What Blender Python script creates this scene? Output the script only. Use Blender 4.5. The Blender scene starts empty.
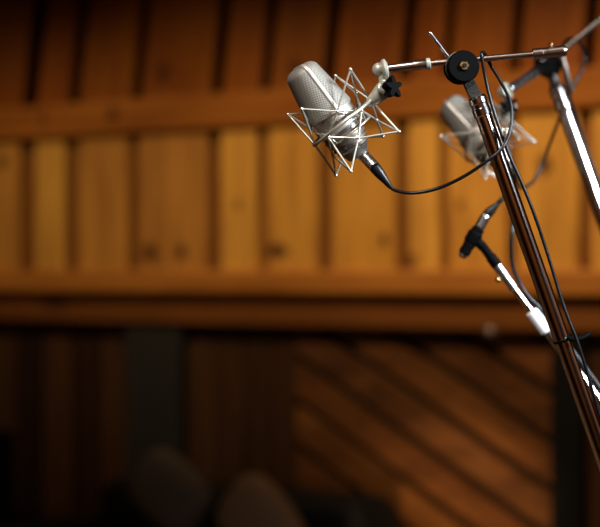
import bpy, bmesh, math, random
from mathutils import Vector, Matrix

C = bpy.context.scene.collection
SC = bpy.context.scene
R = math.radians
random.seed(7)

# ------------------------------------------------------------------ camera, light, exposure
CAM_Z, HOR, FPX = 1.5, 273.0, 2250.0
cd = bpy.data.cameras.new('camera')
cam = bpy.data.objects.new('camera', cd); C.objects.link(cam)
cam.location = (0, 0, CAM_Z); cam.rotation_euler = (R(90), 0, 0)
cd.lens = 135; cd.sensor_width = 36; cd.sensor_fit = 'HORIZONTAL'
cd.shift_y = (HOR - 263.5) / 600
cd.clip_start = 0.05; cd.clip_end = 60
cd.dof.use_dof = True; cd.dof.focus_distance = 2.69; cd.dof.aperture_fstop = 4.3
SC.camera = cam

SC.view_settings.view_transform = 'Standard'
SC.view_settings.look = 'None'
SC.view_settings.gamma = 1
SC.view_settings.use_curve_mapping = False
SC.view_settings.exposure = 0.0
SC.cycles.use_denoising = True
SC.cycles.max_bounces = 6
SC.cycles.sample_clamp_indirect = 4

w = bpy.data.worlds.new('world'); SC.world = w; w.use_nodes = True
w.node_tree.nodes['Background'].inputs[0].default_value = (0.05, 0.03, 0.02, 1)
w.node_tree.nodes['Background'].inputs[1].default_value = 0.1

# the panelled wall: its own frame, x along it, y into it, z up
PSI = R(40.6); PC, PS = math.cos(PSI), math.sin(PSI); D0 = 7.5
WALL = Matrix.Translation((0, D0, 0)) @ Matrix.Rotation(-PSI, 4, 'Z')
def wu(px, y=0.0):
    """distance along the wall seen at column px, for a plane y metres behind it"""
    k = (px - 300) / FPX
    # X = u c + y s ; Y = D0 - u s + y c
    return (k * (D0 + y * PC) - y * PS) / (PC + k * PS)
def wz(py, px=300, y=0.0):   # height of the point seen at px, py on that plane
    u = wu(px, y); Y = D0 - u * PS + y * PC
    return CAM_Z + (HOR - py) / FPX * Y

def aim(o, target):
    o.rotation_euler = (Vector(target) - o.location).to_track_quat('-Z', 'Y').to_euler()
def spot(name, loc, target, power, color, size, blend, rad, sx=1.0):
    l = bpy.data.lights.new(name, 'SPOT'); l.energy = power; l.color = color
    l.spot_size = R(size); l.spot_blend = blend; l.shadow_soft_size = rad
    o = bpy.data.objects.new(name, l); C.objects.link(o); o.location = loc; aim(o, target)
    o.scale = (sx, 1, 1)
    return o
def area(name, loc, target, power, color, sx, sy, spread=180):
    l = bpy.data.lights.new(name, 'AREA'); l.energy = power; l.color = color
    l.shape = 'RECTANGLE'; l.size = sx; l.size_y = sy; l.spread = R(spread)
    o = bpy.data.objects.new(name, l); C.objects.link(o); o.location = loc; aim(o, target)
    return o
def wl(u, y, z): return WALL @ Vector((u, y, z))

for wu_, wp_ in ((-1.75, 58), (-0.55, 80), (0.55, 112), (1.55, 155)):
    spot('wall_wash_lamp', wl(wu_, -1.55, 3.35), wl(wu_, 0, 1.64), wp_, (1.0, 0.74, 0.43), 42, 1.0, 0.12, 2.0)
spot('wainscot_lamp', wl(1.9, -2.2, 0.25), wl(0.62, 0.1, 0.85), 330, (1.0, 0.66, 0.36), 13, 1.0, 0.06, 1.4)
kl = area('cool_window_lamp', (3.5, 1.0, 3.35), (0.30, 2.95, 1.5), 42, (0.80, 0.91, 1.0), 1.15, 0.40, 45)
kz = (kl.location - Vector((0.30, 2.95, 1.5))).normalized(); kx = (Vector((0, 1, 0)) - kz * kz.y).normalized()
kl.rotation_euler = Matrix((kx, kz.cross(kx), kz)).transposed().to_euler()      # long side runs along the room
area('overhead_lamp', (-0.5, 1.3, 3.5), (0.0, 2.8, 1.65), 11, (1.0, 0.92, 0.84), 0.9, 0.6, 60)
area('rear_wall_fill', (0.3, -1.4, 3.4), (0.3, -3.6, 1.6), 40, (1.0, 0.76, 0.52), 2.0, 0.6, 130)  # added fill: brightens the wall behind the camera for the chrome to mirror
area('left_wall_fill', (-4.2, 2.0, 3.4), (-6, 2.0, 1.5), 22, (1.0, 0.76, 0.52), 2.0, 0.5, 130)  # added fill: lifts the left wall so the pole mirrors brown
area('right_wall_fill', (4.2, 2.0, 3.4), (6, 2.0, 1.5), 22, (1.0, 0.76, 0.52), 2.0, 0.5, 130)  # added fill, same purpose on the right wall

# ------------------------------------------------------------------ materials
def mat(name, col, metal=0.0, rough=0.5, spec=0.5, coat=0.0):
    m = bpy.data.materials.new(name); m.use_nodes = True
    b = m.node_tree.nodes['Principled BSDF']
    b.inputs['Base Color'].default_value = (*col, 1)
    b.inputs['Metallic'].default_value = metal
    b.inputs['Roughness'].default_value = rough
    b.inputs['Specular IOR Level'].default_value = spec
    b.inputs['Coat Weight'].default_value = coat
    return m
def speckle(m, scale=60.0, amount=0.25, bump=0.0):
    """breaks a plain material up with fine noise"""
    nt = m.node_tree; b = nt.nodes['Principled BSDF']
    tc = nt.nodes.new('ShaderNodeTexCoord'); n = nt.nodes.new('ShaderNodeTexNoise')
    n.inputs['Scale'].default_value = scale; n.inputs['Detail'].default_value = 3
    nt.links.new(tc.outputs['Object'], n.inputs['Vector'])
    r = nt.nodes.new('ShaderNodeMapRange')
    r0 = b.inputs['Roughness'].default_value
    r.inputs[3].default_value = max(0.02, r0 * (1 - amount)); r.inputs[4].default_value = min(1, r0 * (1 + amount))
    nt.links.new(n.outputs['Fac'], r.inputs[0]); nt.links.new(r.outputs[0], b.inputs['Roughness'])
    if bump:
        bp = nt.nodes.new('ShaderNodeBump'); bp.inputs['Strength'].default_value = bump; bp.inputs['Distance'].default_value = 0.002
        nt.links.new(n.outputs['Fac'], bp.inputs['Height']); nt.links.new(bp.outputs[0], b.inputs['Normal'])
    return m
def wood(name, dark, light, grain=(7, 7, 0.7), rough=0.5, knots=(), kcol=(0.05, 0.012, 0.004), spec=0.35):
    m = bpy.data.materials.new(name); m.use_nodes = True
    nt = m.node_tree; L = nt.links.new; b = nt.nodes['Principled BSDF']
    tc = nt.nodes.new('ShaderNodeTexCoord'); mp = nt.nodes.new('ShaderNodeMapping')
    mp.inputs['Scale'].default_value = grain
    L(tc.outputs['Object'], mp.inputs['Vector'])
    n = nt.nodes.new('ShaderNodeTexNoise'); n.inputs['Scale'].default_value = 3.0
    n.inputs['Detail'].default_value = 6; n.inputs['Distortion'].default_value = 0.8
    L(mp.outputs[0], n.inputs['Vector'])
    r = nt.nodes.new('ShaderNodeValToRGB')
    r.color_ramp.elements[0].position = 0.3; r.color_ramp.elements[0].color = (*dark, 1)
    r.color_ramp.elements[1].position = 0.68; r.color_ramp.elements[1].color = (*light, 1)
    L(n.outputs['Fac'], r.inputs[0])
    at = nt.nodes.new('ShaderNodeAttribute'); at.attribute_name = 'tint'
    mx = nt.nodes.new('ShaderNodeMix'); mx.data_type = 'RGBA'; mx.blend_type = 'MULTIPLY'; mx.inputs[0].default_value = 1
    L(r.outputs[0], mx.inputs[6]); L(at.outputs['Color'], mx.inputs[7])
    out = mx.outputs[2]
    for (x, z, rx, rz) in knots:
        s = nt.nodes.new('ShaderNodeVectorMath'); s.operation = 'SUBTRACT'; s.inputs[1].default_value = (x, 0, z)
        L(tc.outputs['Object'], s.inputs[0])
        q = nt.nodes.new('ShaderNodeVectorMath'); q.operation = 'MULTIPLY'; q.inputs[1].default_value = (1 / rx, 0, 1 / rz)
        L(s.outputs[0], q.inputs[0])
        d = nt.nodes.new('ShaderNodeVectorMath'); d.operation = 'LENGTH'; L(q.outputs[0], d.inputs[0])
        f = nt.nodes.new('ShaderNodeMapRange'); f.inputs[1].default_value = 0.5; f.inputs[2].default_value = 1.1
        f.inputs[3].default_value = 0.9; f.inputs[4].default_value = 0.0
        L(d.outputs['Value'], f.inputs[0])
        k = nt.nodes.new('ShaderNodeMix'); k.data_type = 'RGBA'; k.inputs[7].default_value = (*kcol, 1)
        L(f.outputs[0], k.inputs[0]); L(out, k.inputs[6]); out = k.outputs[2]
    L(out, b.inputs['Base Color'])
    b.inputs['Roughness'].default_value = rough; b.inputs['Specular IOR Level'].default_value = spec
    bp = nt.nodes.new('ShaderNodeBump'); bp.inputs['Strength'].default_value = 0.15; bp.inputs['Distance'].default_value = 0.003
    L(n.outputs['Fac'], bp.inputs['Height']); L(bp.outputs[0], b.inputs['Normal'])
    return m

ZM = 0.0
KN = [(wu(150), wz(253, 150), .042, .040), (wu(181), wz(252, 181), .030, .036), (wu(277), wz(251, 277), .060, .032),
      (wu(407), wz(262, 407), .050, .040), (wu(70), wz(262, 52), .02, .03), (wu(238), wz(205, 238), .016, .024), (wu(384), wz(240, 384), .02, .03),
      (wu(2), wz(162, 2), .035, .03), (wu(460), wz(205, 460), .014, .02), (wu(545), wz(165, 545), .035, .04)]
M_PINE = wood('honey_pine', (0.36, 0.155, 0.028), (0.62, 0.295, 0.052), knots=KN)
M_RED = wood('dimmed_red_pine', (0.165, 0.041, 0.004), (0.26, 0.077, 0.007),
             knots=[(wu(158), 0.12, .035, .05), (wu(290), 0.10, .03, .04)], kcol=(0.04, 0.01, 0.004), spec=0.15)  # reddish pine; weaker light above the rail is partly in the colour
M_RAIL = wood('amber_rail_pine', (0.32, 0.108, 0.016), (0.46, 0.175, 0.026), grain=(0.7, 7, 7),
              knots=[(wu(117), wz(115, 117), .040, .030), (wu(48), wz(118, 48), .014, .05)], kcol=(0.10, 0.03, 0.008))
M_UPRAIL = wood('red_brown_rail_pine', (0.23, 0.068, 0.009), (0.33, 0.112, 0.015), grain=(0.7, 7, 7),
              knots=[(wu(117), wz(115, 117), .040, .030), (wu(48), wz(118, 48), .014, .05)], kcol=(0.07, 0.02, 0.006), spec=0.2)
M_FASCIA = wood('shaded_fascia_pine', (0.12, 0.036, 0.005), (0.18, 0.058, 0.008), grain=(0.7, 7, 7),
                knots=[(wu(54), wz(304, 54), .080, .030)], kcol=(0.05, 0.015, 0.006))  # the shade under the rail is put into this dark colour
M_BACK = wood('shadow_gap_board', (0.17, 0.058, 0.012), (0.24, 0.090, 0.018))
M_DARKGAP = speckle(mat('black_cavity', (0.003, 0.002, 0.0015), rough=0.95, spec=0.05))
M_WAIN = wood('shaded_wainscot_boards', (0.035, 0.014, 0.005), (0.062, 0.026, 0.009), rough=0.42)  # boards painted dark for the shade below the ledge
M_DIAG = wood('shaded_diagonal_boards', (0.060, 0.021, 0.006), (0.14, 0.052, 0.015), grain=(1.2, 7, 3), rough=0.38)  # shade below the ledge is partly in this colour too
M_CHAR = speckle(mat('charcoal_post', (0.013, 0.0125, 0.011), rough=0.6))
M_POST = speckle(mat('near_black_post', (0.005, 0.0045, 0.004), rough=0.7, spec=0.1))
M_FLOOR = wood('oak_floor', (0.10, 0.045, 0.018), (0.18, 0.09, 0.035), grain=(1, 7, 7), rough=0.35)
M_CEIL = speckle(mat('brown_ceiling', (0.16, 0.095, 0.060), rough=0.9), 20, .1)
M_SIDE = wood('room_panelling', (0.16, 0.06, 0.016), (0.30, 0.125, 0.035), grain=(5, 5, 0.6))

M_CHROME = speckle(mat('chrome', (0.84, 0.80, 0.79), 1.0, 0.14), 40, .08)
M_BOOM = speckle(mat('reflection_tinted_chrome', (0.60, 0.47, 0.41), 1.0, 0.22), 40, .08)  # warm surroundings mirrored in the boom are put into this colour
M_POLE = speckle(mat('pole_chrome', (0.80, 0.70, 0.65), 1.0, 0.09), 40, .08)  # brown of the mirrored wood is partly put into this colour
M_DULL = speckle(mat('dull_steel', (0.16, 0.13, 0.11), 1.0, 0.42), 40, .1)  # brown surroundings mirrored by the far boom rod are in this colour
M_STEEL = speckle(mat('brushed_steel', (0.62, 0.58, 0.56), 1.0, 0.26), 300, .3)
M_NICKEL = speckle(mat('satin_nickel', (0.42, 0.37, 0.32), 0.75, 0.42), 250, .2)
M_RIB = speckle(mat('brown_nickel_ribs', (0.20, 0.165, 0.14), 0.7, 0.42), 250, .2)
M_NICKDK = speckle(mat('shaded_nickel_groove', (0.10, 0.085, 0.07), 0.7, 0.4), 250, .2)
M_STRIP = speckle(mat('champagne_nickel', (0.62, 0.55, 0.49), 0.7, 0.36), 250, .2)
M_WIRE = speckle(mat('warm_nickel_wire', (0.60, 0.56, 0.475), 0.75, 0.30), 400, .2)
M_CREAM = speckle(mat('pale_enamel', (0.36, 0.345, 0.275), 0.35, 0.34), 150, .2)
M_BLACK = speckle(mat('black_plastic', (0.002, 0.002, 0.002), 0.0, 0.6, 0.03), 120, .25, 0.05)
M_RUBBER = speckle(mat('black_rubber', (0.006, 0.005, 0.005), 0.0, 0.38, 0.25), 300, .25)
M_GREYCABLE = speckle(mat('charcoal_cable', (0.005, 0.0045, 0.0045), 0.0, 0.32, 0.22), 300, .25)
M_BRASS = speckle(mat('brass', (0.70, 0.44, 0.20), 1.0, 0.26), 200, .2)
M_CAST = speckle(mat('dark_cast_steel', (0.07, 0.065, 0.06), 0.9, 0.4), 500, .4, 0.25)
M_LABEL = speckle(mat('bluish_steel', (0.60, 0.62, 0.70), 1.0, 0.3), 200, .3)
M_WHITE = speckle(mat('white_nylon', (0.80, 0.82, 0.84), 0.0, 0.35), 100, .2)
M_SOFA = speckle(mat('black_leather', (0.006, 0.006, 0.006), 0.0, 0.6, 0.2), 30, .2, 0.2)
M_CUSHG = speckle(mat('grey_brown_cloth', (0.155, 0.13, 0.11), 0.0, 0.9, 0.2), 60, .1, 0.2)
M_CUSHT = speckle(mat('tan_cloth', (0.30, 0.195, 0.115), 0.0, 0.9, 0.2), 60, .1, 0.2)

def grille_mat():
    m = bpy.data.materials.new('woven_grille'); m.use_nodes = True
    nt = m.node_tree; L = nt.links.new; b = nt.nodes['Principled BSDF']
    uv = nt.nodes.new('ShaderNodeUVMap'); sp = nt.nodes.new('ShaderNodeSeparateXYZ'); L(uv.outputs[0], sp.inputs[0])
    def math_(op, a, bb=None):
        n = nt.nodes.new('ShaderNodeMath'); n.operation = op
        for i, v in enumerate((a, bb)):
            if v is None: continue
            if isinstance(v, (int, float)): n.inputs[i].default_value = v
            else: L(v, n.inputs[i])
        return n.outputs[0]
    s = math_('SINE', math_('MULTIPLY', sp.outputs[0], 2 * math.pi * 58))
    t = math_('SINE', math_('MULTIPLY', sp.outputs[1], 2 * math.pi * 24))
    p = math_('ADD', math_('MULTIPLY', math_('MULTIPLY', s, t), 0.5), 0.5)
    r = nt.nodes.new('ShaderNodeValToRGB')
    r.color_ramp.elements[0].position = 0.15; r.color_ramp.elements[0].color = (0.030, 0.027, 0.022, 1)
    r.color_ramp.elements[1].position = 0.75; r.color_ramp.elements[1].color = (0.27, 0.245, 0.205, 1)
    L(p, r.inputs[0]); L(r.outputs[0], b.inputs['Base Color'])
    b.inputs['Metallic'].default_value = 0.25; b.inputs['Roughness'].default_value = 0.58
    bp = nt.nodes.new('ShaderNodeBump'); bp.inputs['Strength'].default_value = 0.3; bp.inputs['Distance'].default_value = 0.0006
    L(p, bp.inputs['Height']); L(bp.outputs[0], b.inputs['Normal'])
    return m
M_GRILLE = grille_mat()

# ------------------------------------------------------------------ mesh helpers
def BM(): return bmesh.new()
def frame_of(d):
    d = Vector(d).normalized()
    a = Vector((0, 0, 1)) if abs(d.z) < 0.9 else Vector((1, 0, 0))
    x = a.cross(d).normalized(); y = d.cross(x)
    return x, y
def sharp_ring(bm, ring):
    for a, b in zip(ring, ring[1:] + ring[:1]):
        e = bm.edges.get((a, b))
        if e: e.smooth = False
def tube(bm, pts, rad, seg=12, closed=False):
    """a round tube along pts; rad is one radius or one per point"""
    pts = [Vector(p) for p in pts]; n = len(pts)
    rr = list(rad) if isinstance(rad, (list, tuple)) else [rad] * n
    x = None; rings = []
    for i, p in enumerate(pts):
        if closed: d = pts[(i + 1) % n] - pts[i - 1]
        else: d = pts[min(i + 1, n - 1)] - pts[max(i - 1, 0)]
        d.normalize()
        if x is None: x, _ = frame_of(d)
        x = (x - d * x.dot(d)).normalized(); y = d.cross(x)
        rings.append([bm.verts.new(p + (x * math.cos(2 * math.pi * k / seg) + y * math.sin(2 * math.pi * k / seg)) * rr[i]) for k in range(seg)])
    m = n if closed else n - 1
    for i in range(m):
        a, b = rings[i], rings[(i + 1) % n]
        for k in range(seg):
            f = bm.faces.new((a[k], a[(k + 1) % seg], b[(k + 1) % seg], b[k])); f.smooth = True
    if not closed:
        bm.faces.new(rings[0][::-1]); bm.faces.new(rings[-1])
        sharp_ring(bm, rings[0]); sharp_ring(bm, rings[-1])
    return bm
def lathe(bm, base, axis, prof, seg=32):
    """prof: (distance along axis, radius) pairs; repeats of a distance make sharp steps"""
    ax = Vector(axis).normalized(); x, y = frame_of(ax); base = Vector(base)
    rings = []
    for (h, r) in prof:
        r = max(r, 1e-5)
        rings.append([bm.verts.new(base + ax * h + (x * math.cos(2 * math.pi * k / seg) + y * math.sin(2 * math.pi * k / seg)) * r) for k in range(seg)])
    for a, b in zip(rings, rings[1:]):
        for k in range(seg):
            f = bm.faces.new((a[k], a[(k + 1) % seg], b[(k + 1) % seg], b[k])); f.smooth = True
    bm.faces.new(rings[0][::-1]); bm.faces.new(rings[-1])
    for i, ring in enumerate(rings):                # keep turned edges crisp so long cylinders shade true
        if 0 < i < len(rings) - 1:
            (h0, q0), (h1, q1), (h2, q2) = prof[i - 1:i + 2]
            t = abs(math.atan2(q2 - q1, h2 - h1) - math.atan2(q1 - q0, h1 - h0))
            if t < 0.35: continue
        sharp_ring(bm, ring)
    return bm
def seg_prof(a, b, prof):
    """profile given in fractions of a->b"""
    L = (Vector(b) - Vector(a)).length
    return [(t * L, r) for t, r in prof]
def rod(bm, a, b, r0, r1=None, seg=20, ch=0.12):
    a = Vector(a); b = Vector(b); r1 = r0 if r1 is None else r1
    L = (b - a).length; c0 = min(ch * r0, L * .2); c1 = min(ch * r1, L * .2)
    return lathe(bm, a, b - a, [(0, r0 - c0), (c0, r0), (L - c1, r1), (L, r1 - c1)], seg)
def ball(bm, c, r, seg=20, sc=(1, 1, 1)):
    g = bmesh.ops.create_uvsphere(bm, u_segments=seg, v_segments=seg // 2, radius=r)
    for v in g['verts']:
        v.co = Vector((v.co.x * sc[0], v.co.y * sc[1], v.co.z * sc[2])) + Vector(c)
    for f in bm.faces:
        if all(v in g['verts'] for v in f.verts[:1]): f.smooth = True
    return bm
def box(bm, x0, x1, y0, y1, z0, z1, bev=0.0, tint=None, segs=2):
    g = bmesh.ops.create_cube(bm, size=1.0)
    vs = g['verts']
    for v in vs:
        v.co = Vector((x0 + (v.co.x + .5) * (x1 - x0), y0 + (v.co.y + .5) * (y1 - y0), z0 + (v.co.z + .5) * (z1 - z0)))
    fs = list({f for v in vs for f in v.link_faces})
    if bev:
        es = list({e for v in vs for e in v.link_edges})
        r = bmesh.ops.bevel(bm, geom=es, offset=bev, segments=segs, affect='EDGES', profile=0.5)
        vset = set(r['verts']); fs = list({f for v in r['verts'] for f in v.link_faces} | {f for f in fs if f.is_valid})
    if tint is not None:
        lay = bm.loops.layers.float_color.get('tint') or bm.loops.layers.float_color.new('tint')
        for f in fs:
            for l in f.loops: l[lay] = (*tint, 1)
    return fs
def crom(P, n=10):
    """smooth curve through the points"""
    P = [Vector(p) for p in P]; Q = [P[0] * 2 - P[1]] + P + [P[-1] * 2 - P[-2]]; out = []
    for i in range(1, len(Q) - 2):
        a, b, c, d = Q[i - 1:i + 3]
        for k in range(n):
            t = k / n
            out.append(0.5 * (2 * b + (c - a) * t + (2 * a - 5 * b + 4 * c - d) * t * t + (3 * b - a - 3 * c + d) * t ** 3))
    out.append(P[-1]); return out
def obj(name, bm, m, parent=None, mw=None, tint=True):
    """links the bmesh as ONE object; its points are in world space unless mw gives their frame"""
    bmesh.ops.recalc_face_normals(bm, faces=bm.faces)
    if tint and not bm.loops.layers.float_color.get('tint'):
        lay = bm.loops.layers.float_color.new('tint')
        for f in bm.faces:
            for l in f.loops: l[lay] = (1, 1, 1, 1)
    me = bpy.data.meshes.new(name); 
    if parent is not None and mw is None:
        bm.transform(root_of(parent)['_inv'])
    bm.to_mesh(me); bm.free(); me.materials.append(m)
    o = bpy.data.objects.new(name, me); C.objects.link(o)
    if parent is not None: o.parent = parent
    elif mw is not None: o.matrix_world = mw
    return o
INV = {}
class _Inv(dict): pass
def root_of(o):
    while o.parent: o = o.parent
    return {'_inv': INV[o.name]}
def thing(name, label, cat, mw, group=None):
    o = bpy.data.objects.new(name, None); C.objects.link(o)
    if not isinstance(mw, Matrix): mw = Matrix.Translation(mw)
    o.matrix_world = mw; o.empty_display_size = 0.02
    INV[o.name] = mw.inverted()
    o['label'] = label; o['category'] = cat
    if group: o['group'] = group
    return o
def structure(name, bm, m, mw=None, label=None):
    o = obj(name, bm, m, None, mw); o['kind'] = 'structure'
    if label: o['label'] = label
    return o
def copy_tree(o, parent=None):
    c = o.copy(); C.objects.link(c)
    if parent is not None: c.parent = parent
    for ch in [x for x in SC.objects if x.parent == o]: copy_tree(ch, c)
    return c
def W(px, py, d, dd=0.0):
    """the place d metres from the lens seen at pixel px, py; dd shifts it in depth only"""
    return Vector(((px - 300) / FPX * d, d + dd, CAM_Z + (HOR - py) / FPX * d))

# ------------------------------------------------------------------ the room
def slab(x0, x1, y0, y1, z0, z1):
    b = BM(); box(b, x0, x1, y0, y1, z0, z1); return b
structure('floor', slab(-6, 6, -4, 13, -0.1, 0), M_FLOOR)
structure('ceiling', slab(-6, 6, -4, 13, 3.7, 3.8), M_CEIL)
structure('wall_left', slab(-6.1, -6, -4, 13, 0, 3.7), M_SIDE)
structure('wall_right', slab(6, 6.1, -4, 13, 0, 3.7), M_SIDE)
structure('wall_front', slab(-6, 6, -4.1, -4, 0, 3.7), M_SIDE)

def tnt(a=0.25):
    k = 1 + random.uniform(-a, a); return (k, k * random.uniform(.93, 1.06), k * random.uniform(.85, 1.1))
gaps = [(-150, 14), (-92, 12), (-40, 14), (27, 16), (71, 13), (133, 11), (214, 13), (262, 11), (325, 14), (402, 13), (443, 10), (511, 12), (585, 14), (655, 14), (730, 14), (800, 14), (880, 14)]
mid_t = [(.92, .88, .85), (1.0, 1, 1), (.95, .93, .9), (1.12, 1.22, 1.15), (.86, .82, .8), (.80, .74, .75), (1.22, 1.30, 1.2), (1.06, 1.08, .95),
         (1.0, 1.0, .85), (1.22, 1.30, 1.25), (1.02, 1.0, .9), (1.08, 1.10, 1.0), (1.12, 1.14, 1.05), (1, .95, .9), (1.1, 1.1, 1), (1, 1, 1)]
zu0, zu1 = wz(124), wz(88)        # upper rail
zl1, zl0 = wz(270), wz(294)       # lower rail
zf0 = wz(326)                     # foot of the fascia
XL, XR = wu(-150), wu(880)
# middle panel: honey boards standing 30 mm proud of a darker backing
b = BM()
box(b, XL, XR, 0.031, 0.06, zl0, zu1, tint=(1, 1, 1))
structure('wall_backing', b, M_BACK, WALL)
b = BM()
for (g0, w0), (g1, w1), t in zip(gaps, gaps[1:], mid_t):
    box(b, wu(g0 + w0 / 2), wu(g1 - w1 / 2), 0.0, 0.031, zl1 - 0.02, zu0 + 0.02, bev=0.006, tint=t)
structure('wall_back', b, M_PINE, WALL, 'honey pine boards standing upright between two rails')
# upper panel: red boards leaning back behind the rail, black cavity behind them
UP = WALL @ Matrix.Translation((0, 0.01, zu1 - 0.03)) @ Matrix.Rotation(R(-8.5), 4, 'X')
b = BM(); b2 = BM(); HU = 1.35
for i, ((g0, w0), (g1, w1)) in enumerate(zip(gaps, gaps[1:])):
    o_ = -1
    box(b, wu(g0 + o_ + w0 * .47), wu(g1 + o_ - w1 * .47), 0.0, 0.03, 0, HU, bev=0.005, tint=tnt(.14))
box(b2, XL, XR, 0.10, 0.12, -0.02, HU)
structure('wall_upper', b, M_RED, UP, 'reddish boards with black gaps leaning back above the rail')
structure('wall_cavity', b2, M_DARKGAP, UP)
b = BM(); box(b, XL, XR, -0.022, 0.045, zu0, zu1, bev=0.008, tint=(1, 1, 1))
structure('trim_1', b, M_UPRAIL, WALL, 'upper wooden rail across the boards')
b = BM(); box(b, XL, XR, -0.030, 0.031, zl0, zl1, bev=0.008, tint=(1, 1, 1))
structure('trim_2', b, M_RAIL, WALL, 'lower wooden rail under the honey boards')
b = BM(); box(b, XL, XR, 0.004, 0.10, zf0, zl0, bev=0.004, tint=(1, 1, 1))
structure('trim_3', b, M_FASCIA, WALL, 'board below the lower rail, its shade put into the brown')
# wainscot below: upright boards left and right, slanting boards between the two charcoal posts
WY = 0.055
def wux(px): return wu(px, WY)
b = BM()
bx = [-150, -100, -60, -15, 18, 42, 72, 100, 130, 158, 186, 215, 245, 272, 296]
for a, c in zip(bx, bx[1:]):
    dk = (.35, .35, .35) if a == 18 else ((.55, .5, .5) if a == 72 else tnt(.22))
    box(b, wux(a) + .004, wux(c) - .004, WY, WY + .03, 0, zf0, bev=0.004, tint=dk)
for a, c in zip([584, 620, 660, 720, 800], [620, 660, 720, 800, 880]):
    box(b, wux(a) + .004, wux(c) - .004, WY, WY + .03, 0, zf0, bev=0.004, tint=tnt(.2))
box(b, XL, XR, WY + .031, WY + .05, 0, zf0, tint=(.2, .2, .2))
structure('wall_lower', b, M_WAIN, WALL, 'wainscot boards below the fascia, shade put into their colour')
b = BM()
u0, u1 = wux(296), wux(562)
sl = 0.52; step = 0.150; lay = b.loops.layers.float_color.new('tint')
z = -0.6
while z < 2.6:
    t = tnt(.22)
    vs = []
    for yy in (WY, WY + .03):
        for (uu, zz) in ((u0 - .5, z), (u1 + .5, z - sl * (u1 - u0 + 1)), (u1 + .5, z - sl * (u1 - u0 + 1) + step - .040), (u0 - .5, z + step - .040)):
            vs.append(b.verts.new((uu, yy, zz + 0.0)))
    for f in ((0, 1, 2, 3), (7, 6, 5, 4), (0, 4, 5, 1), (1, 5, 6, 2), (2, 6, 7, 3), (3, 7, 4, 0)):
        ff = b.faces.new([vs[i] for i in f])
        for l in ff.loops: l[lay] = (*t, 1)
    z += step
for co, no in (((u0, 0, 0), (-1, 0, 0)), ((u1, 0, 0), (1, 0, 0)), ((0, 0, 0.0), (0, 0, -1)), ((0, 0, zf0), (0, 0, 1))):
    bmesh.ops.bisect_plane(b, geom=b.verts[:] + b.edges[:] + b.faces[:], plane_co=co, plane_no=no, clear_outer=True)
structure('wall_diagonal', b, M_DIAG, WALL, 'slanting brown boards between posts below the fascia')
b = BM(); box(b, wu(132, WY), wu(187, WY), WY - .035, WY - .001, 0, zf0, bev=.004); structure('trim_4', b, M_CHAR, WALL, 'broad charcoal post in the wainscot')
b = BM(); box(b, wu(557, WY), wu(588, WY), WY - .035, WY - .001, 0, zf0, bev=.004); structure('trim_5', b, M_POST, WALL, 'narrow charcoal post beside the slanting boards')

# metal knob made up to give a bright glint under the fascia
p = W(487, 331, 7.0)
pl = WALL.inverted() @ p
kb = thing('glint_knob', 'small metal knob just under the ledge, added for a soft bright dot', 'peg', wl(pl.x, WY - .001, pl.z))
b = BM(); lathe(b, wl(pl.x, WY - .001, pl.z), WALL.to_3x3() @ Vector((0, -1, 0)), [(0, .018), (.006, .018), (.007, .007), (.03, .007), (.034, .016), (.046, .017), (.052, .010)], 20)
obj('knob', b, M_STEEL, kb)

# ------------------------------------------------------------------ sofa, cushions, speaker by the wall
SF = WALL @ Matrix.Translation((wu(165, -0.35), -0.50, 0))
s = thing('sofa', 'low black leather sofa in the dark against the wainscot', 'sofa', SF)
def sofa_part(name, *a, bev=.05, m=M_SOFA):
    b = BM(); box(b, *a, bev=bev, segs=4); 
    for f in b.faces: f.smooth = True
    return obj(name, b, m, s, mw=True)
sl_, sr_ = -0.42, 0.84
sofa_part('frame', sl_ + .1, sr_ - .1, -.42, .40, .10, .30, bev=.03)
sofa_part('backrest', sl_ + .04, sr_ - .04, .18, .42, .26, .80, bev=.07)
sofa_part('seat_cushion', sl_ + .15, sr_ - .15, -.43, .20, .30, .58, bev=.05)
sofa_part('armrest', sl_, sl_ + .16, -.42, .40, .10, .68, bev=.06)
sofa_part('armrest', sr_ - .16, sr_, -.42, .40, .10, .68, bev=.06)
for x in (sl_ + .08, sr_ - .08):
    for y in (-.36, .34):
        b = BM(); lathe(b, (x, y, 0), (0, 0, 1), [(0, .02), (.10, .03), (.12, .03)], 14); obj('foot', b, M_BLACK, s, mw=True)

def cushion(name_label, cx, cy, cz, sx, sz, th, rz, m):
    b = BM(); n = 14
    fr, bk = [], []
    for side in (-1, 1):
        g = [[None] * (n + 1) for _ in range(n + 1)]
        for i in range(n + 1):
            for j in range(n + 1):
                a, c = i / n * 2 - 1, j / n * 2 - 1
                puff = (max(0, 1 - a ** 4) * max(0, 1 - c ** 4)) ** .6
                pin = 1 - .10 * (1 - max(abs(a), abs(c))) - .06 * (1 - min(abs(a), abs(c))) * max(abs(a), abs(c))
                pin *= 1 - .28 * (a * a * c * c)
                g[i][j] = b.verts.new((a * sx / 2 * pin, side * th / 2 * puff, c * sz / 2 * pin))
        for i in range(n):
            for j in range(n):
                f = b.faces.new((g[i][j], g[i + 1][j], g[i + 1][j + 1], g[i][j + 1])); f.smooth = True
    bmesh.ops.remove_doubles(b, verts=b.verts, dist=.0004)
    o = obj('cushion', b, m, None, SF @ Matrix.Translation((cx, cy, cz)) @ Matrix.Rotation(R(-14), 4, 'X') @ Matrix.Rotation(R(rz), 4, 'Y'))
    o['label'] = name_label; o['category'] = 'cushion'; o['group'] = 'cushions on the black sofa'
    return o
cushion('greyish brown cushion on the black sofa, below the charcoal post', 0.11, 0.06, 0.785, .38, .25, .10, 28, M_CUSHG)
cushion('tan cushion at the right end of the black sofa', 0.53, 0.03, 0.71, .40, .27, .11, 36, M_CUSHT)

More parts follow.
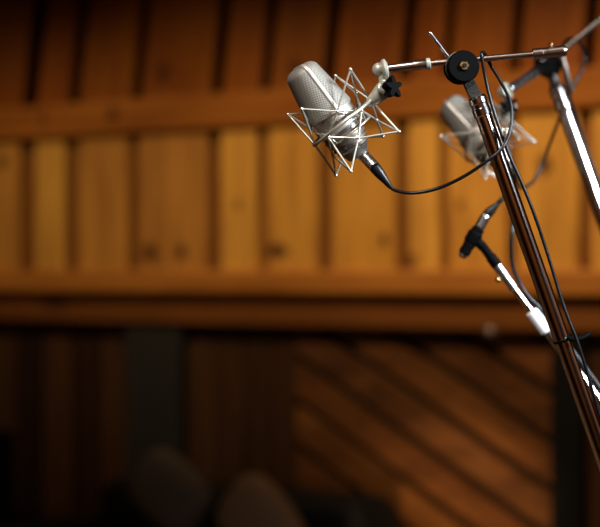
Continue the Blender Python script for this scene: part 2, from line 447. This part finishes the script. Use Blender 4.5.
SPK = WALL @ Matrix.Translation((wu(-68, -0.4), -0.30, 0))
k = thing('loudspeaker', 'black floor loudspeaker at the left edge beside the sofa', 'loudspeaker', SPK)
b = BM(); box(b, -.17, .15, -.17, .17, 0, .93, bev=.012); obj('cabinet', b, M_SOFA, k, mw=True)
for z_, r_ in ((.30, .12), (.62, .08)):
    b = BM(); lathe(b, (0, -.171, z_), (0, -1, 0), [(0, r_), (.008, r_), (.010, r_ * .9), (.001, r_ * .8), (.0005, r_ * .3), (.012, r_ * .1)], 24); obj('driver', b, M_BLACK, k, mw=True)

# ------------------------------------------------------------------ condenser microphone and its spider mount
S = 0.0012                                          # metres per unit of the drawings below
def mic_frame(px, py, d, ang, tilt, yaw=0.0):
    """frame at the crown of the microphone: z up its axis; ang = slope of the axis below the horizontal"""
    return Matrix.Translation(W(px, py, d)) @ Matrix.Rotation(R(ang - 90), 4, 'Y') @ Matrix.Rotation(R(tilt), 4, 'X') @ Matrix.Rotation(R(yaw), 4, 'Z')
def az(u, r, v):
    a = R(u); return Vector((r * math.sin(a), -r * math.cos(a), -v)) * S

MICF = mic_frame(298.2, 67.3, 2.7, 55.0, 7)
BASE = Matrix.Translation((0, 0, -104 * S))
mic = thing('condenser_microphone', 'sharp silver studio condenser microphone in the nearer wire cradle', 'microphone', MICF @ BASE, 'studio microphones in wire shock mounts')
def up(bm): bm.transform(Matrix.Translation((0, 0, 104 * S))); return bm
def head():
    b = BM(); uvl = b.loops.layers.uv.new('UVMap')
    seg = 64
    prof = []                                       # (v, scale-in) down the axis
    for t in range(0, 9):                           # rounded crown
        a = t / 8 * math.pi / 2; prof.append((9 - 9 * math.sin(a) if False else 9 * (1 - math.sin(a)), math.cos(a)))
    prof = prof[::-1]
    prof = [(v, 0.0 + (1 - 0.0) * s) for v, s in prof]
    rows = []
    th = R(17)
    def ab(v):
        k = min(1, max(0, (v - 2) / 52)); return 18.5 + 5.8 * k ** .9, 16.2 + 8.6 * k     # along the seam, across it
    vs_ = []
    for a in range(0, 10):
        q = a / 9 * math.pi / 2
        vs_.append((10 * (1 - math.sin(q)) if False else 10 - 10 * math.cos(q - math.pi / 2 + math.pi / 2) , q))
    levels = []
    for a in range(10):
        q = a / 9 * math.pi / 2                     # 0 at the pole
        levels.append((7.5 * (1 - math.cos(q)), 0.42 + 0.58 * math.sin(q) if a else 0.02))
    for v in range(10, 56, 3): levels.append((v, 1.0))
    levels.append((56, 1.0))
    for (v, s) in levels:
        A, B = ab(v); row = []
        for k in range(seg):
            t = 2 * math.pi * k / seg; c, n_ = math.cos(t), math.sin(t)
            e = 2 / 2.3
            x = A * s * math.copysign(abs(c) ** e, c); y = B * s * math.copysign(abs(n_) ** e, n_)
            # seam direction points to the camera, turned a little to the right
            X = x * math.sin(th) + y * math.cos(th); Y = -x * math.cos(th) + y * math.sin(th)
            row.append(b.verts.new(Vector((X, Y, -v)) * S))
        rows.append(row)
    for i in range(len(rows) - 1):
        for k in range(seg):
            f = b.faces.new((rows[i][k], rows[i][(k + 1) % seg], rows[i + 1][(k + 1) % seg], rows[i + 1][k])); f.smooth = True
            for l, (kk, ii) in zip(f.loops, ((k, i), (k + 1, i), (k + 1, i + 1), (k, i + 1))):
                l[uvl].uv = (kk / seg, levels[ii][0] / 57 if ii >= 9 else (levels[ii][0] - (9 - ii) * .8) / 57)
    b.faces.new(rows[0])
    # seam path for the strip
    def path(sgn):
        return [(Vector((sgn * ab(v)[0] * s * math.sin(th), -sgn * ab(v)[0] * s * math.cos(th), -v)) * S) for v, s in levels]
    return b, path(1), path(-1), th
hb, p1, p2, th = head()
gr = obj('head_grille', up(hb), M_GRILLE, mic, mw=True)
def ribbon(path, side, w, t):
    """flat metal strip w wide standing t proud along the path"""
    b = BM(); side = Vector(side).normalized(); prev = None; n = len(path)
    for i, p in enumerate(path):
        d = (path[min(i + 1, n - 1)] - path[max(i - 1, 0)]).normalized()
        no = d.cross(side).normalized()
        if no.dot(p - Vector((0, 0, -30 * S))) < 0: no = -no
        ring = [b.verts.new(p + side * w * a + no * t * c) for a, c in ((-1, -1), (-.85, .9), (-.4, 1.1), (.4, 1.1), (.85, .9), (1, -1))]
        if prev:
            for k in range(6):
                f = b.faces.new((prev[k], prev[(k + 1) % 6], ring[(k + 1) % 6], ring[k])); f.smooth = True
        else: b.faces.new(ring)
        prev = ring
    b.faces.new(prev); return b
full = p2[::-1] + p1[1:]
full = full[:]
obj('seam_strip', up(ribbon(full, (math.cos(th), math.sin(th), 0), 2.3 * S, 0.9 * S)), M_STRIP, mic, mw=True)
def prof(bm, pts, seg=48): return lathe(bm, (0, 0, 0), (0, 0, -1), [(v * S, r * S) for v, r in pts], seg)
b = prof(BM(), [(53.5, 23.6), (54, 24.4), (56, 24.9), (57.5, 24.7), (57.6, 24.2), (68, 23.8), (74, 23.2), (75, 22.6)])
bd = obj('body', up(b), M_NICKEL, mic, mw=True)
b = prof(BM(), [(74.8, 22), (75, 21.2), (79, 21), (79.4, 20)]); obj('dark_groove', up(b), M_NICKDK, mic, mw=True)
b = prof(BM(), [(79, 20), (79.2, 22), (83, 21.6), (83.4, 19.6), (85, 19.6), (85.3, 21), (88, 20.4), (88.4, 18.4), (90, 18.3), (90.3, 19.6), (93, 19), (93.4, 17), (95, 16.8), (95.3, 18), (98, 17.2), (100, 14.5), (103, 13), (107, 11.5), (108, 10)])
obj('ribbed_base', up(b), M_RIB, mic, mw=True)
b = BM(); lathe(b, az(-14, 24.0, 63), az(-14, 1, 0), [(0, 1.3 * S), (.6 * S, 1.3 * S), (.9 * S, .6 * S)], 12); obj('screw', up(b), M_STRIP, mic, mw=True)

MNTF = mic_frame(300, 68, 2.7, 51.5, 7)
mnt = thing('shock_mount', 'silver wire spider shock mount in sharp focus around the nearer microphone', 'shock mount', MNTF, 'wire spider shock mounts')
def pt(k, a0, r, v): return az(a0 + 90 * k, r, v)
tipU = [pt(k, -34.6, 45, 30.7) for k in range(4)]
valU = [pt(k, 2, 28.5, 55) for k in range(4)]
midN = [pt(k, -46, 30, 70) for k in range(4)]
valL = [pt(k, 2, 28.5, 89) for k in range(4)]
tipL = [pt(k, -34.6, 45, 109.3) for k in range(4)]
rngN = [pt(k, 8, 36.5, 69.5) for k in range(4)]
r0 = 1.05 * S
def links(name, prs, r, m=M_WIRE, nodes=(), rn=0, par=None):
    b = BM()
    for a, c in prs: rod(b, a, c, r, seg=8)
    for n_ in nodes: ball(b, n_, rn, 10)
    return obj(name, b, m, par or mnt, mw=True)
b = BM(); ringp = [az(a, 36.5, 69.5 - 2.6 * max(0, math.cos(R(a)))) for a in range(0, 360, 6)]; tube(b, ringp, 1.85 * S, 10, closed=True)
obj('outer_ring', b, M_WIRE, mnt, mw=True)
sideN = [az(98, 36.5, 69.5), az(278, 36.5, 69.5)]
def wire(name, a, c, r, tip=None):
    b = BM(); rod(b, a, c, r, seg=8)
    if tip is not None: ball(b, tip, 1.9 * S, 10)
    obj(name, b, M_WIRE, mnt, mw=True)
for k in range(4):
    sd_ = sideN[0] if k in (1, 2) else sideN[1]
    wire('frame_wire', tipU[k], sd_, 1.2 * S, tipU[k])
    wire('frame_wire', tipL[k], midN[0] if k == 0 else sd_, 1.2 * S, tipL[k])
for k in range(4):
    for t_, v_ in ((tipU, valU), (tipL, valL)):
        wire('suspension_band', t_[k], v_[k], 1.0 * S)
        wire('suspension_band', t_[k], v_[k - 1], 1.0 * S)
prs = []
for k in range(4):
    prs += [(valU[k], midN[k]), (valU[k], midN[(k + 1) % 4]), (valL[k], midN[k]), (valL[k], midN[(k + 1) % 4])]
links('inner_cradle', prs, 1.15 * S, nodes=valU + valL + midN, rn=2.0 * S)
b = BM(); tube(b, [az(a, 25.6, 81) for a in range(0, 360, 8)], 1.2 * S, 8, closed=True)
for k in range(4): rod(b, midN[k], pt(k, -46, 25.2, 81), 1.0 * S, seg=8)
obj('clamp_ring', b, M_WIRE, mnt, mw=True)
def ml(px, py, dy=0.0):
    """a point of the picture, in the mount's own frame"""
    return MNTF.inverted() @ (W(px, py, 2.7) + Vector((0, dy, 0)))
def mrod(name, a, c, pr, m, seg=28, par=None):
    b = BM(); L = (c - a).length; lathe(b, a, c - a, [(t * L, r * S) for t, r in pr], seg); return obj(name, b, m, par or mnt, mw=True)
mrod('swivel_arm', ml(367, 105), ml(388.5, 86), [(0, 2.6), (.12, 5.2), (.3, 6.2), (.7, 9.0), (.95, 9.2), (1, 8.2)], M_CREAM)
ws = mrod('pivot_cap', ml(381, 90, -.0100), ml(383.2, 88.0, -.0130), [(0, 6.3), (.7, 6.3), (1, 5.4)], M_CREAM)
# five-lobed black knob
b = BM(); ka, kc = ml(384.5, 89.8, -.006), ml(394.5, 88.0, -.018); ax = (kc - ka).normalized(); x, y = frame_of(ax); L = (kc - ka).length
rings = []
for t, f in ((0, .62), (.1, .8), (.45, .82), (.7, 1.0), (.95, 1.0), (1.0, .9)):
    rings.append([b.verts.new(ka + ax * L * t + (x * math.cos(q) + y * math.sin(q)) * S * f * (8.6 + 3.4 * (math.cos(5 * q + .9)) * (t > .2))) for q in [2 * math.pi * i / 50 for i in range(50)]])
for a_, c_ in zip(rings, rings[1:]):
    for i in range(50):
        fc = b.faces.new((a_[i], a_[(i + 1) % 50], c_[(i + 1) % 50], c_[i])); fc.smooth = True
b.faces.new(rings[0]); b.faces.new(rings[-1])
obj('clamp_knob', b, M_BLACK, mnt, mw=True)
mrod('neck', ml(383, 88), ml(381.5, 74), [(0, 4.5), (.4, 3.4), (1, 4)], M_CREAM)
b = BM(); ball(b, ml(378.8, 69.5), 6.9 * S, 28); obj('ball_joint', b, M_CREAM, mnt, mw=True)
mrod('ball_collar', ml(381.5, 70.0), ml(388, 68.8), [(0, 7.2), (.15, 9.6), (.45, 10.6), (.75, 10.2), (1, 6.5)], M_CREAM)

# second, softer microphone: copies of the first microphone and mount, each with all its parts
bpy.context.view_layer.update()
D2 = 3.375
MNTF2 = Matrix.Translation(W(449, 102.4, D2)) @ Matrix.Rotation(R(45 - 90), 4, 'Y') @ Matrix.Rotation(R(-17.5), 4, 'X') @ Matrix.Rotation(R(-27), 4, 'Z')
T2 = MNTF2 @ MNTF.inverted()
mic2 = copy_tree(mic); mic2.matrix_world = T2 @ (MICF @ BASE)
mic2['label'] = 'blurred silver condenser microphone hanging behind the near stand pole'
mnt2 = copy_tree(mnt); mnt2.matrix_world = T2 @ MNTF
mnt2['label'] = 'blurred wire shock mount around the farther microphone behind the pole'
def on2(px, py): return T2 @ W(px, py, 2.7)

# ------------------------------------------------------------------ stands
def prod(name, par, a, c, pr, m, seg=28):
    """turned part from a to c: fractions of its length against radii in mm"""
    b = BM(); L = (c - a).length; lathe(b, a, c - a, [(t * L, r * .001) for t, r in pr], seg); return obj(name, b, m, par)
CY = [(0, .9), (.01, 1), (.99, 1), (1, .9)]
def cyl(name, par, a, c, r, m, seg=28):
    return prod(name, par, a, c, [(0, r * .9), (.006, r), (.994, r), (1, r * .9)], m, seg)
def off(p, dy): return p + Vector((0, dy, 0))
def lower_stand(st, foot, top, rm, m, br=.20):
    """round weighted base and upright mast from the floor to the joint at top"""
    b = BM(); lathe(b, foot, (0, 0, 1), [(0, br), (.015, br), (.030, br * .93), (.045, br * .4), (.060, .03), (.10, .026)], 40); obj('base', b, M_CAST, st)
    cyl('mast', st, foot + Vector((0, 0, .06)), Vector((foot.x, foot.y, top.z)), rm, m)
    prod('mast_collar', st, Vector((foot.x, foot.y, top.z - .12)), Vector((foot.x, foot.y, top.z + .03)), [(0, rm * 1.1), (.1, rm * 1.5), (.9, rm * 1.5), (1, rm)], M_CHROME)

# near stand
D = 2.7
pe = W(674, 660, D + 0.07)
foot1 = Vector((pe.x, pe.y, 0))
st1 = thing('boom_stand', 'chrome boom stand in sharp focus with black round clutch, its pole leaning right', 'stand', foot1, 'microphone stands')
lower_stand(st1, foot1, pe, 13, M_CHROME)
ptop, pbot = W(478.8, 103, D), pe
cyl('pole', st1, ptop, pbot, 10.0, M_POLE, 48)
pd = (pbot - ptop).normalized()
prod('pole_collar', st1, ptop - pd * .009, ptop + pd * .016, [(0, 8.5), (.1, 10.8), (.35, 11.2), (.4, 10.4), (.6, 10.4), (.62, 11.2), (.95, 11.2), (1, 10.2)], M_CHROME)
b = BM()                                            # flat cast neck between clutch and pole
a, c = W(466.5, 78, D), W(478.2, 102, D); dd_ = (c - a).normalized(); sd = dd_.cross(Vector((0, 1, 0))).normalized()
for yy in (-.004, .006):
    pass
vs = []
for p_, w_ in ((a, .0068), (a.lerp(c, .8), .0075), (c, .0080)):
    vs.append([b.verts.new(p_ + sd * w_ * sx + Vector((0, yy, 0))) for sx, yy in ((-1, -.0055), (1, -.0055), (1, .0055), (-1, .0055))])
for q0, q1 in zip(vs, vs[1:]):
    for i in range(4): b.faces.new((q0[i], q0[(i + 1) % 4], q1[(i + 1) % 4], q1[i]))
b.faces.new(vs[0]); b.faces.new(vs[-1]); bmesh.ops.bevel(b, geom=b.edges[:], offset=.0012, segments=2, affect='EDGES')
obj('neck', b, M_CAST, st1)
cax = Vector((.16, -1, .05)).normalized()           # clutch disc axis, towards the lens and a bit right
cc = W(461.5, 67.5, D)
def disc(name, par, c, r, h0, h1, m, ax=cax, bev=.0015):
    b = BM(); lathe(b, c + ax * h0, ax, [(0, r - bev), (bev, r), (h1 - h0 - bev, r), (h1 - h0, r - bev)], 48); return obj(name, b, m, par)
cl = disc('clutch', st1, cc, .0193, -.014, .013, M_BLACK)
b = BM(); lathe(b, cc - cax * .002, cax, [(0, .0186), (.0005, .0199), (.003, .0199), (.0035, .0186)], 48); obj('clutch_seam', b, M_CAST, cl)
nc = cc + cax * .013
b = BM(); lathe(b, nc, cax, [(0, .0058), (.0028, .0058), (.0034, .0050)], 6)
for f in b.faces: f.smooth = False
obj('nut', b, M_BRASS, cl)
b = BM(); lathe(b, nc, cax, [(0, .0028), (.0045, .0028), (.0055, .0018)], 20); obj('bolt', b, M_CHROME, cl)
# boom: thick sleeve by the ball, thinner rod through the clutch, counterweight end sleeve
s0, s1 = W(387.5, 68.9, D), W(429.5, 63.6, D)
prod('boom_tip', st1, s0, W(413.5, 65.6, D), [(0, 5.0), (.03, 5.4), (.97, 5.4), (1, 5.0)], M_BOOM)
prod('boom_socket', st1, W(413, 65.6, D), W(428, 63.8, D), [(0, 5.2), (.03, 6.5), (.12, 6.5), (.14, 6.0), (.9, 6.2), (1, 5.6)], M_BOOM)
prod('boom_ring', st1, W(426, 64.1, D), W(430.5, 63.5, D), [(0, 6.2), (.2, 7.0), (.8, 7.0), (1, 6.0)], M_CREAM)
cyl('boom_rod', st1, W(429, 63.7, D), off(W(534, 54.2, D), .0), 3.7, M_BOOM)
e0, e1 = W(532.5, 54.3, D), W(566, 50.6, D)
prod('end_sleeve', st1, e0, e1, [(0, 6.0), (.02, 6.8), (.30, 6.8), (.32, 6.2), (.44, 6.2), (.46, 6.8), (.93, 6.8), (1, 5.6)], M_BOOM)
b = BM(); rod(b, W(551.2, 49, D), W(551, 43.8, D), .0016); rod(b, W(551, 45.6, D), W(550.9, 42.8, D), .0030); obj('set_screw', b, M_BRASS, st1)
tb = BM(); tube(tb, [off(W(452, 61, D), .006), off(W(441, 46.7, D), .005), off(W(430.5, 33, D), .004)], .0022, 14); ball(tb, off(W(430.3, 33.2, D), .004), .0026, 14)
obj('clutch_lever', tb, M_CHROME, st1)

# cable of the near microphone
axm = Vector((.588, 0, -.809))
pl0, pl1 = MICF @ Vector((0.003, 0, -103 * S)), W(374.5, 167, D)
cab = thing('microphone_cable', 'black cable looping from the nearer microphone over the boom and down the pole', 'cable', pl0)
b = BM(); L = (pl1 - pl0).length; lathe(b, pl0, pl1 - pl0, [(0, .0060), (.001, .0074), (.35 * L, .0074), (.37 * L, .0068), (.6 * L, .0070), (.98 * L, .0070), (L, .0062)], 28); obj('plug_shell', b, M_STEEL, cab)
b = BM(); bt = W(391.5, 188.2, D); L = (bt - pl1).length; lathe(b, pl1, bt - pl1, [(0, .0066), (.002, .0070), (.35 * L, .0062), (.6 * L, .0046), (.95 * L, .0030), (L, .0022)], 24); obj('plug_boot', b, M_RUBBER, cab)
def cb(name, par, pts, r, m, n=12):
    b = BM(); tube(b, crom(pts, n), r, 12); return obj(name, b, m, par)
cp = [off(W(x_ + 3 * min(1, max(0, y_ - 150) / 80) * (x_ > 513), y_, D), dy0 + max(0, y_ - 210) / 557 * .07) for x_, y_, dy0 in ((389.5, 186, 0), (395, 190.2, 0), (412, 193, 0), (436, 189, -.005), (462, 177.5, -.015), (486, 161.5, -.024), (500.5, 149, -.022),
      (508.5, 134, -.012), (511.6, 117, -.004), (509.5, 99, .002), (501, 81, .006), (491.5, 65, .008), (486.5, 55.5, .007), (483.5, 52.2, .001), (481, 54.5, -.006), (482, 62, -.0065), (485, 78, -.005),
      (490, 100, -.006), (498, 126, -.008), (508.5, 155, -.008), (519.5, 182, -.006), (530, 210, -.004), (540, 240, -.004), (549, 268, -.006), (557.5, 296, -.009), (566, 320, -.012), (574, 340, -.014), (584, 370, -.014), (596, 410, -.014), (608, 450, -.014), (640, 560, -.013), (668, 660, -.02))]
cp += [Vector((pe.x + .004, pe.y - .018, z_)) for z_ in (.9, .6, .3, .14)] + [Vector((pe.x - .06, pe.y - .10, .064)), Vector((pe.x - .16, pe.y - .26, .006)), Vector((pe.x - .1, pe.y - .6, .006))]
cb('cord', cab, cp, .0021, M_GREYCABLE)
# cable tie on the pole
ct = W(563.6, 339.5, D + 0.03)
tie = thing('cable_tie', 'black cable tie strapped round the near pole, its tail sticking out right', 'cable tie', ct)
b = BM(); pa = pd; x, y = frame_of(pa)
loop = [ct + pa * .0 + (x * math.cos(q) * .0115 + y * math.sin(q) * .0115) for q in [2 * math.pi * i / 28 for i in range(28)]]
tube(b, loop, .0019, 8, closed=True); obj('strap', b, M_BLACK, tie)
b = BM(); tube(b, crom([off(W(568.5, 338, D), .013), off(W(573.5, 339.6, D), .010), off(W(582.5, 338.2, D), .012), off(W(590.0, 334.6, D), .016), off(W(590.5, 333.5, D), .018)], 6), [.0030] * 18 + [.0026] * 6 + [.002], 10); obj('tail', b, M_BLACK, tie)

# far stand holding the blurred microphone
D3 = 3.45
pe2 = W(662, 385, D3 - 0.054); foot2 = Vector((pe2.x, pe2.y, 0))
st2 = thing('boom_stand', 'blurred chrome boom stand farther back, its clutch behind the end of the near boom', 'stand', foot2, 'microphone stands')
lower_stand(st2, foot2, pe2, 13, M_CHROME)
q0 = W(558, 93, D3)
qd = (pe2 - q0).normalized(); q1 = q0.lerp(pe2, 20 / 292)
cyl('dark_pole_top', st2, q0, q1, 10, M_CAST, 32)  # top of the pole, its missing highlight put into a dark material
cyl('pole', st2, q1, pe2, 11, M_CHROME, 40)
prod('pole_collar', st2, q0 - qd * .012, q0 + qd * .03, [(0, 10), (.1, 13), (.4, 13), (.45, 11.5), (.6, 11.5), (.65, 13), (.95, 13), (1, 11)], M_CHROME)
c2 = W(548, 64, D3); cx2 = Vector((-.25, -1, .1)).normalized()
prod('neck', st2, W(550, 70, D3), q0, [(0, 8), (.5, 8), (1, 9)], M_CAST)
k2 = disc('clutch', st2, c2, .0200, -.014, .014, M_BLACK, cx2)
b = BM(); lathe(b, W(544.5, 60.5, D3) + cx2 * .012, cx2, [(0, .0055), (.005, .0055), (.007, .004)], 18); obj('nut', b, M_CHROME, k2)
b = BM(); tube(b, crom([off(W(561, 58, D3), -.02), off(W(563.5, 68, D3), -.022), off(W(567, 80, D3), -.02), off(W(571.5, 92, D3), -.015)], 6), .0035, 12); obj('clutch_lever', b, M_DULL, st2)
ball1 = on2(388, 68.8)
tip2 = W(539, 70, D3)
cyl('boom_tip', st2, ball1, ball1.lerp(tip2, .85), 7.0, M_STEEL)
prod('boom_socket', st2, ball1.lerp(tip2, .8), tip2, [(0, 7), (.1, 8.2), (.6, 8.2), (1, 5)], M_CHROME)
rd = W(640, -13, D3)
cyl('boom_rod', st2, W(541, 68.6, D3), rd, 4.2, M_DULL)
prod('end_sleeve', st2, W(634, -8.6, D3), W(655, -24, D3), [(0, 6), (.05, 7.5), (.95, 7.5), (1, 6)], M_CHROME)

cab2p0, cab2p1 = T2 @ pl0, T2 @ pl1
cab2 = thing('microphone_cable', 'blurred dark cable rising from the farther microphone to its stand', 'cable', cab2p0)
b = BM(); L = (cab2p1 - cab2p0).length; lathe(b, cab2p0, cab2p1 - cab2p0, [(0, .0060), (.001, .0074), (.35 * L, .0074), (.37 * L, .0068), (.98 * L, .0070), (L, .0062)], 24); obj('plug_shell', b, M_STEEL, cab2)
b = BM(); bt2 = W(518, 184, 3.43); L = (bt2 - cab2p1).length; lathe(b, cab2p1, bt2 - cab2p1, [(0, .0066), (.002, .0070), (.4 * L, .0060), (L, .0024)], 20); obj('plug_boot', b, M_RUBBER, cab2)
e_ = bt2
c2p = [cab2p1.lerp(bt2, .9), W(521, 187.4, 3.435)] + [off(W(x_, y_, 3.5), dy) for x_, y_, dy in ((526, 186, -.06), (532, 179, -.05), (540, 163, -.04), (550, 137, -.04), (560, 110, -.05), (570, 88, -.05), (578, 73, -.04), (582.5, 60, -.03), (579, 49, -.035), (572, 42, -.04), (566, 41, -.01), (563, 50, .0), (565, 80, -.01), (578, 125, .0), (602, 190, .0), (640, 305, -.01), (662, 385, -.02))]
c2p += [Vector((pe2.x + .002, pe2.y + .020, z_)) for z_ in (1.0, .6, .3, .14)] + [Vector((pe2.x - .04, pe2.y - .12, .064)), Vector((pe2.x + .1, pe2.y - .28, .006)), Vector((pe2.x + .4, pe2.y - .3, .006))]
cb('cord', cab2, c2p, .0026, M_GREYCABLE)

# third stand: small black microphone on a chrome boom crossing behind the near pole
D4 = 3.05
pe3 = W(690, 521, D4); foot3 = Vector((pe3.x, pe3.y, 0))
st3 = thing('boom_stand', 'bright chrome boom crossing behind the near pole with the small black microphone', 'stand', foot3, 'microphone stands')
lower_stand(st3, foot3, pe3, 12, M_CHROME)
def w4(x_, y_, dy=0): return off(W(x_, y_, D4), dy)
cyl('boom_tube', st3, w4(541, 323), pe3, 6.2, M_CHROME)
cyl('boom_rod', st3, w4(512, 286), w4(535, 316), 4.6, M_CHROME)
prod('boom_tip', st3, w4(495, 263), w4(514.5, 289.5), [(0, 5.5), (.03, 6.6), (.45, 6.6), (.47, 6.0), (.95, 6.0), (1, 5)], M_LABEL)
prod('sleeve', st3, w4(531, 311), w4(547, 332), [(0, 7.5), (.06, 9), (.94, 9.4), (1, 8)], M_WHITE)
b = BM(); rod(b, w4(502, 276), w4(498.8, 279.4), .002); ball(b, w4(498.2, 279.8), .0040, 12); obj('set_screw', b, M_BRASS, st3)
sm = thing('pencil_microphone', 'small blurred black microphone on the slanted chrome boom tip', 'microphone', w4(478, 236))
A_, B_ = w4(461.5, 257.5), w4(479, 228)
prod('body', sm, A_, B_, [(.10, 5.6), (.13, 7.8), (.32, 8.2), (.33, 7.6), (.37, 7.6), (.38, 8.6), (.97, 8.6), (1, 7.4)], M_BLACK)
prod('front_grille', sm, A_, A_.lerp(B_, .13), [(0, 3.6), (.3, 5.8), (1, 6.0)], M_DULL)
mc = thing('microphone_clip', 'black clip holding the small microphone to the boom tip', 'clip', w4(496, 264))
b = BM(); a_, c_ = w4(481, 244), w4(497.5, 266)
L = (c_ - a_).length; lathe(b, a_, c_ - a_, [(0, .0046), (.1 * L, .0060), (.55 * L, .0064), (.6 * L, .0075), (.95 * L, .0075), (L, .006)], 20); obj('stem', b, M_BLACK, mc)
b = BM(); d_ = (B_ - A_).normalized(); m0 = A_.lerp(B_, .5); x, y = frame_of(d_)
lathe(b, m0, d_, [(0, .0096), (.002, .0102), (.014, .0106), (.016, .0098)], 24); rod(b, m0 + d_ * .008, a_.lerp(c_, .15), .0066)
obj('holder', b, M_BLACK, mc)
cab3 = thing('microphone_cable', 'blurred black cable with silver plug on the small black microphone', 'cable', B_)
t1, t2 = w4(486, 215.5), w4(498.5, 203)
prod('plug_shell', cab3, B_, t1, [(0, 6.4), (.08, 7.0), (.92, 7.0), (1, 6.4)], M_STEEL)
prod('plug_boot', cab3, t1, t2, [(0, 6.4), (.06, 6.8), (.4, 6.4), (.8, 4.0), (1, 3)], M_RUBBER)
cb('cord', cab3, [t1.lerp(t2, .8), w4(503, 198), w4(509, 196, .01), w4(514, 203, .02), w4(514, 216, .01), w4(512, 232), w4(511.2, 248), w4(513, 266, .004), w4(519.5, 282, .008), w4(530, 298, .010), w4(545, 312, .014), w4(556, 328, .014), w4(575, 353, .008), w4(606, 395, .008), w4(655, 461, .008), w4(690, 514, .016)]
   + [Vector((pe3.x - .004, pe3.y + .019, z_)) for z_ in (.95, .6, .3, .14)] + [Vector((pe3.x + .04, pe3.y - .12, .064)), Vector((pe3.x + .1, pe3.y - .26, .006)), Vector((pe3.x + .4, pe3.y - .4, .006))], .0030, M_RUBBER)
